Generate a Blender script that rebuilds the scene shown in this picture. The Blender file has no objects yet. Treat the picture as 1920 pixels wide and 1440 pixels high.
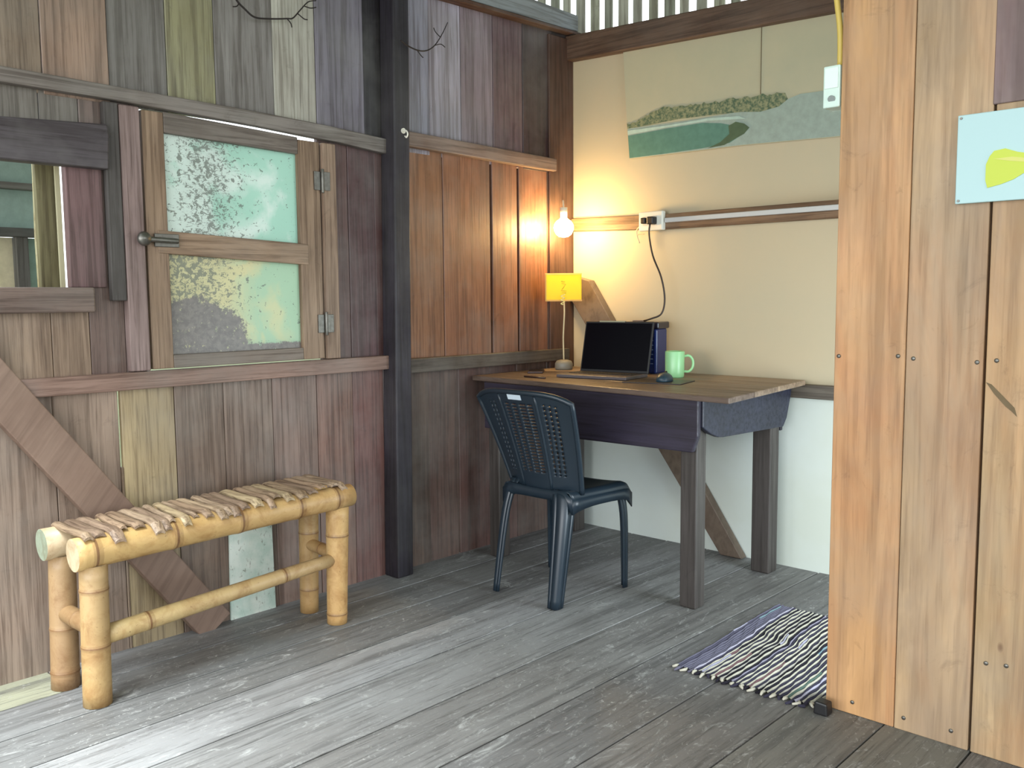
import bpy, bmesh, math, random
from mathutils import Vector, Matrix
random.seed(7)
C = bpy.context.scene
COL = C.collection
PI = math.pi

# ------------------------------------------------------------------ camera, sky, exposure
cam_d = bpy.data.cameras.new('camera'); cam = bpy.data.objects.new('camera', cam_d); COL.objects.link(cam)
cam_d.sensor_width = 36.0; cam_d.lens = 1692.4 * 36 / 1920; cam_d.clip_start = .05; cam_d.clip_end = 300
Rv = Vector((0.7267778, 0.6868157, -0.00884446)); Uv = Vector((-0.05923594, 0.07550062, 0.99538473)); Fv = Vector((-0.68431362, 0.72289961, -0.09555635))
M4 = Matrix.Identity(4)
for i in range(3):
    M4[i][0] = Rv[i]; M4[i][1] = Uv[i]; M4[i][2] = -Fv[i]
M4.translation = Vector((2.97186462, -3.59225659, 1.17))
cam.matrix_world = M4
C.camera = cam

w = bpy.data.worlds.new('world'); C.world = w; w.use_nodes = True
bg = w.node_tree.nodes['Background']
bg.inputs[0].default_value = (.90, .96, 1.0, 1); bg.inputs[1].default_value = 2.7

def area(name, loc, target, sx, sy, power, col):
    d = bpy.data.lights.new(name, 'AREA'); d.shape = 'RECTANGLE'; d.size = sx; d.size_y = sy; d.energy = power; d.color = col
    o = bpy.data.objects.new(name, d); COL.objects.link(o); o.location = loc
    o.rotation_euler = (Vector(target) - Vector(loc)).to_track_quat('-Z', 'Y').to_euler()
    return o
# daylight coming in over the open veranda side behind the viewer, and through the nook's doorway on the right
area('veranda_daylight', (2.0, -6.4, 1.15), (.8, -1.2, .55), 4.5, 1.3, 135, (.96, .98, 1.0))
ve = area('veranda_edge_fill', (.75, -3.75, 2.5), (.85, -3.35, 0), 1.3, 1.0, 52, (.90, .97, 1.0)); ve.data.spread = math.radians(75)  # unseen lamp added under the roof to brighten the near floor
area('doorway_daylight', (2.75, -.62, .62), (1.2, 0, .25), .8, 1.0, 34, (.78, .92, 1.0))

C.view_settings.view_transform = 'Standard'; C.view_settings.look = 'None'
C.view_settings.exposure = 0.0; C.view_settings.gamma = 1; C.view_settings.use_curve_mapping = False

# ------------------------------------------------------------------ helpers
def lin(c):
    return tuple(((v / 255) / 12.92 if v / 255 <= .04045 else ((v / 255 + .055) / 1.055) ** 2.4) for v in c)

class MB:
    """collects shapes, one flat base colour per face"""
    def __init__(s): s.v = []; s.f = []; s.c = []; s.sm = []
    def add(s, vs, fs, col, smooth=False):
        n = len(s.v); s.v += [Vector(v) for v in vs]
        for k, f in enumerate(fs):
            s.f.append([n + i for i in f]); s.c.append(col[k] if isinstance(col, list) else col); s.sm.append(smooth)
        return s
    def box(s, a, b, col, T=None):
        x0, y0, z0 = a; x1, y1, z1 = b
        vs = [(x0,y0,z0),(x1,y0,z0),(x1,y1,z0),(x0,y1,z0),(x0,y0,z1),(x1,y0,z1),(x1,y1,z1),(x0,y1,z1)]
        if T: vs = [T @ Vector(v) for v in vs]
        return s.add(vs, [(0,3,2,1),(4,5,6,7),(0,1,5,4),(1,2,6,5),(2,3,7,6),(3,0,4,7)], col)
    def ext(s, poly, axis, lo, hi, col):
        """polygon in the plane across `axis`, pushed from lo to hi along it"""
        def P(u, v, t):
            return {'x': (t, u, v), 'y': (u, t, v), 'z': (u, v, t)}[axis]
        n = len(poly)
        vs = [P(u, v, lo) for u, v in poly] + [P(u, v, hi) for u, v in poly]
        fs = [tuple(range(n)), tuple(range(2*n-1, n-1, -1))] + [(i, i+n, (i+1) % n + n, (i+1) % n) for i in range(n)]
        return s.add(vs, fs, col)
    def tube(s, pts, rad, col, seg=12, cap=True, flat=1.0, smooth=True, capcol=None):
        """sweep of rings; rad and col may be lists per point"""
        pts = [Vector(p) for p in pts]; n = len(pts)
        R = rad if isinstance(rad, (list, tuple)) else [rad] * n
        K = col if isinstance(col, list) else [col] * n
        t0 = (pts[1] - pts[0]).normalized()
        up = Vector((0,0,1)) if abs(t0.z) < .9 else Vector((1,0,0))
        a = t0.cross(up).normalized()
        vs = []
        for i, p in enumerate(pts):
            t = (pts[min(i+1, n-1)] - pts[max(i-1, 0)]).normalized()
            a = (a - t * a.dot(t)).normalized(); b = t.cross(a)
            for k in range(seg):
                an = 2*PI*k/seg
                vs.append(p + a*math.cos(an)*R[i] + b*math.sin(an)*R[i]*flat)
        fs = []; cs = []
        for i in range(n-1):
            for k in range(seg):
                fs.append((i*seg+k, i*seg+(k+1) % seg, (i+1)*seg+(k+1) % seg, (i+1)*seg+k)); cs.append(K[i])
        s.add(vs, fs, cs, smooth)
        if cap:
            m = len(s.v) - len(vs)
            for ring, rev in ((0, True), (n-1, False)):
                f = [m + ring*seg + k for k in range(seg)]
                if rev: f.reverse()
                s.f.append(f); s.c.append(capcol or K[ring]); s.sm.append(False)
        return s
    def lathe(s, prof, cen, col, seg=32, T=None):
        n = len(prof); vs = []
        for r, z in prof:
            for k in range(seg):
                a = 2*PI*k/seg; v = Vector((r*math.cos(a), r*math.sin(a), z))
                vs.append((T @ v if T else v) + Vector(cen))
        fs = [(i*seg+k, i*seg+(k+1) % seg, (i+1)*seg+(k+1) % seg, (i+1)*seg+k) for i in range(n-1) for k in range(seg)]
        if prof[0][0] > 1e-4: fs.append(tuple(range(seg-1, -1, -1)))
        if prof[-1][0] > 1e-4: fs.append(tuple((n-1)*seg+k for k in range(seg)))
        return s.add(vs, fs, col, True)
    def build(s, name, mat, parent=None, bevel=0, seg=2, shift=None):
        off = parent.matrix_world.translation if parent else Vector((0,0,0))
        if parent:
            off = Vector((0,0,0)); q = parent
            while q: off = off + Vector(q.location); q = q.parent
        me = bpy.data.meshes.new(name)
        me.from_pydata([tuple(v - off) for v in s.v], [], s.f); me.validate(clean_customdata=False)
        at = me.color_attributes.new('tint', 'FLOAT_COLOR', 'CORNER')
        li = 0
        for p in me.polygons:
            c = s.c[p.index]
            for l in p.loop_indices: at.data[l].color = (*c[:3], 1)
            p.use_smooth = s.sm[p.index]
        o = bpy.data.objects.new(name, me); COL.objects.link(o)
        if mat: me.materials.append(mat)
        if parent: o.parent = parent
        bm = bmesh.new(); bm.from_mesh(me); bmesh.ops.recalc_face_normals(bm, faces=bm.faces); bm.to_mesh(me); bm.free()
        if bevel:
            m = o.modifiers.new('bevel', 'BEVEL'); m.width = bevel; m.segments = seg; m.limit_method = 'ANGLE'; m.angle_limit = math.radians(50)
        return o

def tag(o, label=None, cat=None, group=None, kind=None):
    if label: o['label'] = label
    if cat: o['category'] = cat
    if group: o['group'] = group
    if kind: o['kind'] = kind
    return o
def thing(name, loc, label, cat, group=None):
    o = bpy.data.objects.new(name, None); COL.objects.link(o); o.location = loc; o.empty_display_size = .1
    return tag(o, label, cat, group)
def struct(o, label=None, cat=None): return tag(o, label, cat, kind='structure')
def smooth_path(pts, n=6):
    """Catmull-Rom through the points"""
    P = [Vector(p) for p in pts]; P = [2*P[0]-P[1]] + P + [2*P[-1]-P[-2]]; out = []
    for i in range(1, len(P)-2):
        for k in range(n):
            t = k/n; a, b, c, d = P[i-1], P[i], P[i+1], P[i+2]
            out.append(.5*((2*b)+(c-a)*t+(2*a-5*b+4*c-d)*t*t+(3*b-a-3*c+d)*t**3))
    out.append(P[-2]); return out

# ------------------------------------------------------------------ materials
class N:
    def __init__(s, name):
        s.m = bpy.data.materials.new(name); s.m.use_nodes = True; s.t = s.m.node_tree
        s.b = s.t.nodes['Principled BSDF']; s.out = s.t.nodes['Material Output']
    def n(s, typ, **k):
        o = s.t.nodes.new(typ)
        for a, b in k.items(): setattr(o, a, b)
        return o
    def put(s, sock, v):
        if isinstance(v, bpy.types.NodeSocket): s.t.links.new(v, sock)
        else:
            if hasattr(sock.default_value, '__len__') and not isinstance(v, (tuple, list)): v = (v,) * len(sock.default_value)
            if hasattr(sock.default_value, '__len__') and len(sock.default_value) == 4 and len(v) == 3: v = (*v, 1)
            sock.default_value = v
    def coord(s): return s.n('ShaderNodeTexCoord').outputs['Object']
    def mapping(s, vec, scale, loc=(0,0,0)):
        m = s.n('ShaderNodeMapping'); s.put(m.inputs['Vector'], vec); m.inputs['Scale'].default_value = scale; s.put(m.inputs['Location'], loc)
        return m.outputs[0]
    def noise(s, vec, scale=1, detail=4, rough=.55, dist=0, fac=True):
        m = s.n('ShaderNodeTexNoise'); s.put(m.inputs['Vector'], vec); m.inputs['Scale'].default_value = scale
        m.inputs['Detail'].default_value = detail; m.inputs['Roughness'].default_value = rough; m.inputs['Distortion'].default_value = dist
        return m.outputs['Fac' if fac else 'Color']
    def ramp(s, f, a, b, ca=0.0, cb=1.0):
        m = s.n('ShaderNodeMapRange'); s.put(m.inputs[0], f)
        for i, v in zip((1,2,3,4), (a, b, ca, cb)): m.inputs[i].default_value = v
        return m.outputs[0]
    def mix(s, f, a, b, typ='MIX'):
        m = s.n('ShaderNodeMix', data_type='RGBA', blend_type=typ); s.put(m.inputs[0], f); s.put(m.inputs[6], a); s.put(m.inputs[7], b)
        return m.outputs[2]
    def math(s, op, a, b=0.0):
        m = s.n('ShaderNodeMath', operation=op); s.put(m.inputs[0], a); s.put(m.inputs[1], b); return m.outputs[0]
    def vadd(s, a, b):
        m = s.n('ShaderNodeVectorMath', operation='ADD'); s.put(m.inputs[0], a); s.put(m.inputs[1], b); return m.outputs[0]
    def attr(s, name='tint'): return s.n('ShaderNodeAttribute', attribute_name=name).outputs['Color']
    def bump(s, h, st=.2, d=.01):
        m = s.n('ShaderNodeBump'); m.inputs['Strength'].default_value = st; m.inputs['Distance'].default_value = d; s.put(m.inputs['Height'], h)
        s.t.links.new(m.outputs[0], s.b.inputs['Normal'])
    def fin(s, col=None, rough=None, **k):
        if col is not None: s.put(s.b.inputs['Base Color'], col)
        if rough is not None: s.put(s.b.inputs['Roughness'], rough)
        for a, v in k.items(): s.put(s.b.inputs[a.replace('_', ' ')], v)
        return s.m

def wood(name, axis='z', rough=.5, spec=.5, grain=.5, patch=.35, grey=.0, bump=.35, greycol=(140,138,132), along=2.0, across=60):
    t = N(name)
    rnd = t.n('ShaderNodeNewGeometry').outputs['Random Per Island']
    co = t.vadd(t.coord(), t.math('MULTIPLY', rnd, 37.0))
    sc = {'x': (along, across, across), 'y': (across, along, across), 'z': (across, across, along)}[axis]
    ps = {'x': (1.6, 7, 7), 'y': (7, 1.6, 7), 'z': (7, 7, 1.6)}[axis]
    fs = tuple(v*3.2 for v in sc)
    g = t.noise(t.mapping(co, sc), 1, 6, .62, .5)
    fine = t.noise(t.mapping(co, fs), 1, 3, .6)
    big = t.noise(t.mapping(co, ps), 1, 4, .6, .6)
    base = t.attr()
    c = t.mix(t.ramp(big, .38, .72, 0, patch), base, t.mix(1.0, base, (.42, .36, .33), 'MULTIPLY'))
    c = t.mix(t.ramp(big, .30, .46, patch*.55, 0), c, t.mix(1.0, base, (1.5, 1.5, 1.5), 'MULTIPLY'))
    c = t.mix(t.ramp(g, .46, .60, 0, grain), c, t.mix(1.0, c, (.35, .30, .27), 'MULTIPLY'))
    c = t.mix(t.ramp(fine, .54, .68, 0, grain*.9), c, t.mix(1.0, c, (.45, .41, .39), 'MULTIPLY'))
    stn = t.noise(t.vadd(co, (3.7, 9.1, 5.2)), 9, 6, .75, .8)
    c = t.mix(t.ramp(stn, .60, .72, 0, patch*.9), c, t.mix(1.0, c, (.45, .42, .40), 'MULTIPLY'))
    scf = t.noise(t.mapping(t.vadd(co, (1.3, 4.4, 7.7)), tuple(v*1.4 for v in sc)), 1, 8, .8, 1.2)
    c = t.mix(t.ramp(scf, .60, .70, 0, grain*.55), c, t.mix(1.0, c, (1.7, 1.7, 1.75), 'MULTIPLY'))
    if name == 'fresh_plank_wall':
        hue = t.noise(t.mapping(t.vadd(co, (8.3, 2.2, 6.1)), (5, 5, 1.1)), 1, 5, .6, .9)
        c = t.mix(t.ramp(hue, .48, .66, 0, .55), c, t.mix(1.0, c, (1.04, .80, .66), 'MULTIPLY'))
        c = t.mix(t.ramp(hue, .46, .34, 0, .5), c, t.mix(1.0, c, (1.12, 1.08, .92), 'MULTIPLY'))
        kn = t.n('ShaderNodeTexVoronoi', feature='F1'); t.put(kn.inputs['Vector'], t.mapping(co, (3.1, 3.1, 1.7))); kn.inputs['Scale'].default_value = 1.0
        c = t.mix(t.ramp(kn.outputs['Distance'], .030, .018, 0, .7), c, lin((96, 62, 38)))
    if grey:
        wv = t.noise(t.mapping(t.coord(), (2.2, 2.2, 2.2)), 1, 5, .65)
        c = t.mix(t.ramp(wv, .42, .66, 0, grey), c, lin(greycol))
    h = t.math('ADD', t.math('MULTIPLY', g, .7), t.math('MULTIPLY', fine, .3))
    t.bump(h, bump, .004)
    return t.fin(c, t.ramp(g, .3, .8, rough-.1, rough+.18), Specular_IOR_Level=spec)

def plain(name, col=None, rough=.5, spec=.5, metal=0, noise=0, nscale=20):
    t = N(name); c = t.attr() if col is None else lin(col)
    if noise:
        n = t.noise(t.coord(), nscale, 5, .6); c = t.mix(t.ramp(n, .35, .7, 0, noise), c, t.mix(1.0, c, (.35,.33,.3), 'MULTIPLY'))
        t.bump(n, .15, .004)
    return t.fin(c, rough, Specular_IOR_Level=spec, Metallic=metal)

W_wall = wood('aged_wall_boards', 'z', .44, .45, .6, .55, .25)
W_rail_y = wood('aged_rail', 'y', .55, .35, .6, .5, .25)
W_rail_x = wood('aged_rail_across', 'x', .55, .35, .6, .5, .1)
W_post = wood('aged_post', 'z', .55, .35, .6, .6, .1)
W_part = wood('fresh_plank_wall', 'z', .48, .3, .34, .48, .30, .14, (150,138,124), along=1.2, across=26)
W_desk = wood('dark_desk_wood', 'x', .42, .4, .5, .5, .0, .15)
W_leg = wood('dark_desk_leg', 'z', .5, .4, .5, .5, .0, .15)

def floor_mat():
    t = N('weathered_floor_planks')
    rnd = t.n('ShaderNodeNewGeometry').outputs['Random Per Island']
    co = t.vadd(t.coord(), t.math('MULTIPLY', rnd, 19.0))
    g = t.noise(t.mapping(co, (34, 1.4, 34)), 1, 6, .65, .6)
    fine = t.noise(t.mapping(co, (120, 6, 60)), 1, 4, .65)
    big = t.noise(t.mapping(t.coord(), (2.3, 1.1, 1)), 1, 5, .6, .4)
    scr = t.noise(t.mapping(co, (14, 5, 10)), 1, 8, .8, 1.5)
    base = t.attr()
    c = t.mix(t.ramp(big, .40, .68, 0, .45), base, lin((92, 88, 84)))
    c = t.mix(t.ramp(g, .48, .62, 0, .55), c, lin((76, 75, 74)))
    c = t.mix(t.ramp(scr, .56, .66, 0, .6), c, lin((180, 181, 178)))
    spk = t.noise(t.mapping(t.coord(), (60, 34, 30)), 1, 6, .8, 1.0); rg_ = t.noise(t.coord(), 1.7, 3, .5)
    c = t.mix(t.math('MULTIPLY', t.ramp(spk, .58, .66), t.ramp(rg_, .42, .6, .25, 1)), c, lin((176, 176, 172)))
    c = t.mix(t.math('MULTIPLY', t.ramp(spk, .40, .33), t.ramp(rg_, .42, .6, .2, .9)), c, lin((78, 76, 74)))
    c = t.mix(t.ramp(fine, .55, .68, 0, .6), c, lin((66, 64, 62)))
    t.bump(t.math('ADD', g, t.math('MULTIPLY', fine, .4)), .3, .004)
    return t.fin(c, t.ramp(scr, .3, .7, .48, .68), Specular_IOR_Level=.35)
M_floor = floor_mat()

def plaster(name, a, b, sc=1.2):
    t = N(name); n = t.noise(t.coord(), sc, 5, .6); f = t.noise(t.coord(), 60, 3, .6)
    t.bump(f, .06, .003)
    return t.fin(t.mix(t.ramp(n, .35, .68), lin(a), lin(b)), .62, Specular_IOR_Level=.25)
M_beige = plaster('beige_board', (188, 174, 146), (178, 170, 146))
M_pale = plaster('pale_lower_board', (212, 220, 216), (202, 208, 196))

def bamboo_mat():
    t = N('bamboo'); base = t.attr()
    n = t.noise(t.coord(), 11, 6, .7, .6); s = t.noise(t.coord(), 80, 5, .75)
    m2 = t.noise(t.mapping(t.coord(), (30, 8, 9)), 1, 6, .7, .5)
    c = t.mix(t.ramp(n, .46, .66, 0, .75), base, t.mix(1.0, base, (.66, .54, .42), 'MULTIPLY'))
    c = t.mix(t.ramp(m2, .54, .66, 0, .5), c, t.mix(1.0, c, (.62, .50, .42), 'MULTIPLY'))
    c = t.mix(t.ramp(s, .62, .70, 0, .65), c, lin((104, 70, 44)))
    t.bump(n, .12, .004)
    return t.fin(c, t.ramp(n, .3, .7, .36, .55), Specular_IOR_Level=.45)
M_bam = bamboo_mat()
M_slat = wood('split_bamboo', 'x', .5, .4, .75, .6, .0, .3, along=5, across=90)

def glass_paint(name, light, teal, lower=False):
    """obscured glass coated with old flaking paint: some daylight soaks through"""
    t = N(name); co = t.coord()
    n = t.noise(co, 6, 4, .55, .5); sp = t.noise(co, 48, 4, .7, .4); sp2 = t.noise(t.mapping(co, (1, 34, 95)), 1, 4, .7, 1.5)
    sepr = t.n('ShaderNodeSeparateXYZ'); t.put(sepr.inputs[0], co); y = sepr.outputs[1]; z = sepr.outputs[2]
    c = t.mix(t.ramp(t.math('ADD', n, t.ramp(y, -2.15, -1.65, -.16, .16)), .44, .60), lin(light), lin(teal))
    if lower: c = t.mix(t.ramp(t.math('ADD', n, t.ramp(y, -2.0, -1.70, .15, -.2)), .48, .60), c, lin((214, 208, 160)))
    band = t.ramp(t.math('ABSOLUTE', t.math('SUBTRACT', y, -1.99 if not lower else -2.02)), .04, .20, .085, -.03)
    k = t.ramp(t.math('ADD', sp, band), .60, .635)
    k2 = t.ramp(t.math('ADD', sp2, band), .64, .665)
    k = t.math('MAXIMUM', k, k2)
    if lower: k = t.math('MAXIMUM', k, t.ramp(t.math('ADD', sp, t.ramp(y, -2.05, -1.75, .11, -.05)), .60, .63))
    c = t.mix(t.math('MULTIPLY', k, .85), c, lin((92, 98, 88)))
    bare = t.math('MULTIPLY', k, .9)
    if lower:
        dy = t.math('MULTIPLY', t.math('SUBTRACT', y, -2.05), .95); dz = t.math('MULTIPLY', t.math('SUBTRACT', z, .98), 1.0)
        d = t.math('SQRT', t.math('ADD', t.math('MULTIPLY', dy, dy), t.math('MULTIPLY', dz, dz)))
        wob = t.math('ADD', t.math('MULTIPLY', t.noise(co, 22, 6, .8), .24), t.math('MULTIPLY', t.noise(co, 6, 3, .5), .14))
        b = t.ramp(t.math('ADD', d, wob), .375, .39, 1, 0)
        strip = t.ramp(t.math('ADD', z, t.math('MULTIPLY', wob, .12)), 1.030, 1.036, 1, 0)
        b = t.math('MAXIMUM', b, strip)
        b = t.math('MULTIPLY', b, t.ramp(t.noise(co, 38, 5, .75), .60, .63, 1, .1))
        c = t.mix(b, c, t.mix(t.ramp(sp, .4, .6), lin((118, 112, 106)), lin((98, 92, 88))))
        bare = t.math('MAXIMUM', bare, b)
    tr = t.n('ShaderNodeBsdfTranslucent'); t.put(tr.inputs[0], t.mix(.5, c, (1, 1, 1)))
    t.fin(c, .35, Specular_IOR_Level=.5)
    mx = t.n('ShaderNodeMixShader'); t.put(mx.inputs[0], t.ramp(bare, 0, 1, .42, .0))
    t.t.links.new(t.b.outputs[0], mx.inputs[1]); t.t.links.new(tr.outputs[0], mx.inputs[2]); t.t.links.new(mx.outputs[0], t.out.inputs[0])
    return t.m
M_pane_up = glass_paint('flaking_painted_glass', (214, 228, 220), (166, 210, 192))
M_pane_lo = glass_paint('stained_painted_glass', (205, 208, 166), (170, 202, 172), True)

M_paint = plain('painted_surface', None, .5, .4)
M_matte = plain('matte_surface', None, .75, .25, 0, .25, 30)
M_gloss = plain('glossy_plastic', None, .28, .5)
M_dull = plain('dull_plastic', None, .45, .5)
M_metal = plain('tarnished_metal', (120, 118, 112), .4, .5, .8, .5, 60)
M_cloth = plain('rag_cloth', None, .9, .1, 0, .2, 120)

def lit(name, col, strength):
    t = N(name); t.fin(lin(col), .4); t.put(t.b.inputs['Emission Color'], lin(col)); t.b.inputs['Emission Strength'].default_value = strength
    return t.m
M_bulb = lit('glowing_bulb', (255, 210, 140), 215)

def shade_mat():
    t = N('yellow_paper_shade'); c = t.attr()
    tr = t.n('ShaderNodeBsdfTranslucent'); t.put(tr.inputs[0], c); t.fin(c, .6)
    mx = t.n('ShaderNodeMixShader'); mx.inputs[0].default_value = .55
    t.t.links.new(t.b.outputs[0], mx.inputs[1]); t.t.links.new(tr.outputs[0], mx.inputs[2]); t.t.links.new(mx.outputs[0], t.out.inputs[0])
    return t.m
M_shade = shade_mat()
def sheet_mat(name, a, b, f):
    t = N(name); n = t.noise(t.coord(), 3, 4, .6); c = t.mix(t.ramp(n, .35, .65), lin(a), lin(b))
    tr = t.n('ShaderNodeBsdfTranslucent'); t.put(tr.inputs[0], c); t.fin(c, .35)
    mx = t.n('ShaderNodeMixShader'); mx.inputs[0].default_value = f
    t.t.links.new(t.b.outputs[0], mx.inputs[1]); t.t.links.new(tr.outputs[0], mx.inputs[2]); t.t.links.new(mx.outputs[0], t.out.inputs[0])
    return t.m
M_sheet = sheet_mat('translucent_corrugated_sheet', (176, 184, 158), (196, 200, 186), .45)
M_roof = sheet_mat('greenish_roof_sheet', (150, 172, 140), (170, 186, 160), .30)

# ------------------------------------------------------------------ floor and ground
m = MB()
edges = [-.02, .185, .385, .59, .81, 1.08, 1.352, 1.60, 1.85, 2.08, 2.30, 2.53, 2.78, 3.0, 3.25, 3.5, 3.75, 4.0, 4.3]
fc = [(128,128,128),(118,118,117),(112,112,111),(146,146,146),(140,140,139),(128,127,125),(114,113,112),(120,118,116),(118,117,112),(118,117,110),(118,114,110)]
for i in range(len(edges)-1):
    c = lin(fc[i % len(fc)]); a, b = edges[i], edges[i+1]
    if i == 0:
        m.box((a, -2.60, -.03), (b-.004, .02, 0), c); m.box((a, -3.05, -.03), (b-.004, -2.604, 0), lin((150, 150, 128))); m.box((a, -5.4, -.03), (b-.004, -3.054, 0), c)
    else:
        m.box((a, -5.4, -.03), (b-(.008 if i in (2, 5) else .005), .02, -.0006*(i % 3)), c)
fl = m.build('floor', M_floor, None, .0015, 1); struct(fl, 'weathered grey plank floor running away under desk and bench', 'floor')
g = MB().box((-30, -30, -.75), (30, 30, -.7), lin((118, 124, 92))).build('ground', plain('ground_cover', None, .9, .2, 0, .4, 2)); struct(g, 'open ground outside around the raised hut', 'ground')

# ------------------------------------------------------------------ left wall
def boards(m, ys, z0, z1, cols, x0=-.022, x1=0, gap=.002):
    for i in range(len(ys)-1):
        j = random.uniform(-.003, .002)
        m.box((x0, ys[i] + gap/2, z0), (x1 + j, ys[i+1] - gap/2, z1), lin(cols[i]))
wl = MB()
up_y = [-3.0, -2.76, -2.517, -2.315, -2.12, -1.945, -1.712, -1.526, -1.298, -1.14]
up_c = [(140,122,108),(138,120,102),(150,124,106),(122,118,114),(148,144,110),(126,121,117),(176,172,160),(112,106,116),(40,36,40)]
boards(wl, up_y, 1.80, 2.78, up_c)
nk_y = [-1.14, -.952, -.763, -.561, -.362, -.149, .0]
boards(wl, nk_y, 1.78, 2.50, [(140,138,152),(154,148,160),(134,120,128),(104,82,86),(60,42,44),(48,34,34)])  # cool light on the upper boards is put into their bluish tints
# nook, between the rails; dark open joints backed by a batten
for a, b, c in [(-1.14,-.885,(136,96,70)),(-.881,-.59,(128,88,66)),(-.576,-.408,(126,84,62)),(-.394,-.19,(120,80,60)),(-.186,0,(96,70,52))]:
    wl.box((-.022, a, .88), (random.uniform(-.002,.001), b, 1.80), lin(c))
wl.box((-.045, -.62, .9), (-.024, -.36, 1.8), lin((30,22,20)))
# nook, below the rail, with one bright open joint
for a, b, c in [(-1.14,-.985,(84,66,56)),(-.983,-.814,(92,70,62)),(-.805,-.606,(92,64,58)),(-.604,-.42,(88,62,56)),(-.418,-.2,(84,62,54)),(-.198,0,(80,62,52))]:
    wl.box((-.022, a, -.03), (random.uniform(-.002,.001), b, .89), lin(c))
# right of the window
for a, b, c in [(-1.53,-1.392,(92,66,62)),(-1.39,-1.26,(84,58,58)),(-1.258,-1.12,(88,62,60))]:
    wl.box((-.022, a, .9), (random.uniform(-.002,.001), b, 1.82), lin(c))
# between the opening and the window, under and over the opening
wl.box((-.022, -2.416, .9), (-.002, -2.303, 1.82), lin((112, 92, 84)))
wl.box((-.022, -2.303, .9), (0, -2.236, 1.82), lin((120, 104, 100)))
for a, b, c in [(-3.0,-2.76,(140,118,100)),(-2.758,-2.535,(150,128,108)),(-2.533,-2.418,(148,126,106))]:
    wl.box((-.022, a, .9), (random.uniform(-.002,.001), b, 1.17), lin(c)); wl.box((-.022, a, 1.62), (-.002, b, 1.82), lin((118,112,104)))
# low boards; one joint stands open near its top
lw_y = [-3.0, -2.76, -2.543, -2.339]
lw_c = [(138,120,106),(140,122,108),(150,130,114)]
boards(wl, lw_y, -.03, .9, lw_c)
wl.box((-.022, -2.339, -.03), (0, -2.331, .62), lin((140,120,100)))
lw_y2 = [-2.331, -2.146, -1.962, -1.762, -1.564, -1.392, -1.235, -1.12]
lw_c2 = [(164,146,112),(118,99,85),(122,103,90),(124,100,88),(126,95,82),(116,82,76),(98,70,68)]
boards(wl, lw_y2, -.03, .9, lw_c2)
boards(wl, [-3.62,-3.42,-3.21,-3.002], -.03, 2.78, [(138,120,104),(130,116,104),(142,122,104)])
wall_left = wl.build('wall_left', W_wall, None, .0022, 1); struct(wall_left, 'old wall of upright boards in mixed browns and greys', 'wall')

def rail(name, pts, x0, x1, col, label, mat=None, cat='rail', bev=.004):
    o = MB().ext(pts, 'x', x0, x1, lin(col)).build(name, mat or W_rail_y, None, bev); return struct(o, label, cat)
rail('trim_1', [(-3.0,1.815),(-2.3,1.806),(-1.8,1.791),(-1.45,1.774),(-1.165,1.752),(-1.165,1.812),(-1.5,1.832),(-1.8,1.842),(-3.0,1.862)], 0, .035, (122,114,108), 'grey upper rail running across the boards over the window')
rail('trim_2', [(-2.70,.878),(-1.18,.878),(-1.18,.935),(-2.70,.935)], 0, .04, (142,116,104), 'brown lower rail under the shuttered window')
rail('trim_3', [(-1.14,1.80),(-.155,1.785),(-.155,1.845),(-1.14,1.862)], 0, .035, (128,108,98), 'upper rail of the nook from post to corner')
rail('trim_4', [(-1.14,.852),(-.06,.852),(-.06,.91),(-1.14,.914)], 0, .035, (84,76,68), 'dark lower rail of the nook behind the desk')
rail('trim_5', [(-1.12,2.435),(.02,2.46),(.02,2.475),(-1.12,2.455)], -.02, .05, (84,56,42), 'brown strip under the top beam of the nook')
rail('trim_6', [(-1.12,2.457),(.0,2.477),(.0,2.555),(-1.12,2.57)], -.02, .045, (140,146,150), 'grey top beam of the nook below the roof')
# corner board
o = MB().box((0, -.185, .0), (.014, -.002, 2.44), lin((84,58,46))).build('trim_7', W_post, None, .003); struct(o, 'dark brown board standing in the corner by the lamp', 'corner board')
# post, leaning a little
p = MB(); b0, b1, t0, t1 = -1.25, -1.165, -1.205, -1.125
p.add([(0,b0,0),(.088,b0,0),(.088,b1,0),(0,b1,0),(0,t0,2.78),(.088,t0,2.78),(.088,t1,2.78),(0,t1,2.78)],
      [(0,3,2,1),(4,5,6,7),(0,1,5,4),(1,2,6,5),(2,3,7,6),(3,0,4,7)], lin((46,42,50)))
post = p.build('trim_8', W_post, None, .006); struct(post, 'dark upright post standing between the window wall and nook', 'post')
# braces
def brace(name, a, b, wid, plane, lo, hi, col, mat, label):
    a = Vector(a); b = Vector(b); d = (b-a).normalized(); n = Vector((-d.y, d.x)) * wid/2
    m = MB().ext([a+n, b+n, b-n, a-n], plane, lo, hi, lin(col)); return struct(m.build(name, mat, None, .004), label, 'brace')
def diag(name):  # wood with the grain following a slanted brace
    t = N(name); co = t.n('ShaderNodeMapping'); t.put(co.inputs['Vector'], t.coord()); co.inputs['Rotation'].default_value = (math.radians(37), 0, 0)
    g = t.noise(t.mapping(co.outputs[0], (38, 38, 1.6)), 1, 6, .62, .5); big = t.noise(t.coord(), 4, 4, .6)
    base = t.attr(); c = t.mix(t.ramp(big, .4, .7, 0, .5), base, t.mix(1.0, base, (.6, .5, .46), 'MULTIPLY'))
    c = t.mix(t.ramp(g, .44, .7, 0, .5), c, t.mix(1.0, c, (.4, .35, .32), 'MULTIPLY')); t.bump(g, .2, .004)
    return t.fin(c, .55)
W_diag = diag('slanted_brace_wood')
brace('trim_9', (-2.93,1.22), (-2.045,.005), .125, 'x', .002, .05, (128,106,92), W_diag, 'slanted brown brace running down to the floor behind the bench')
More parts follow.
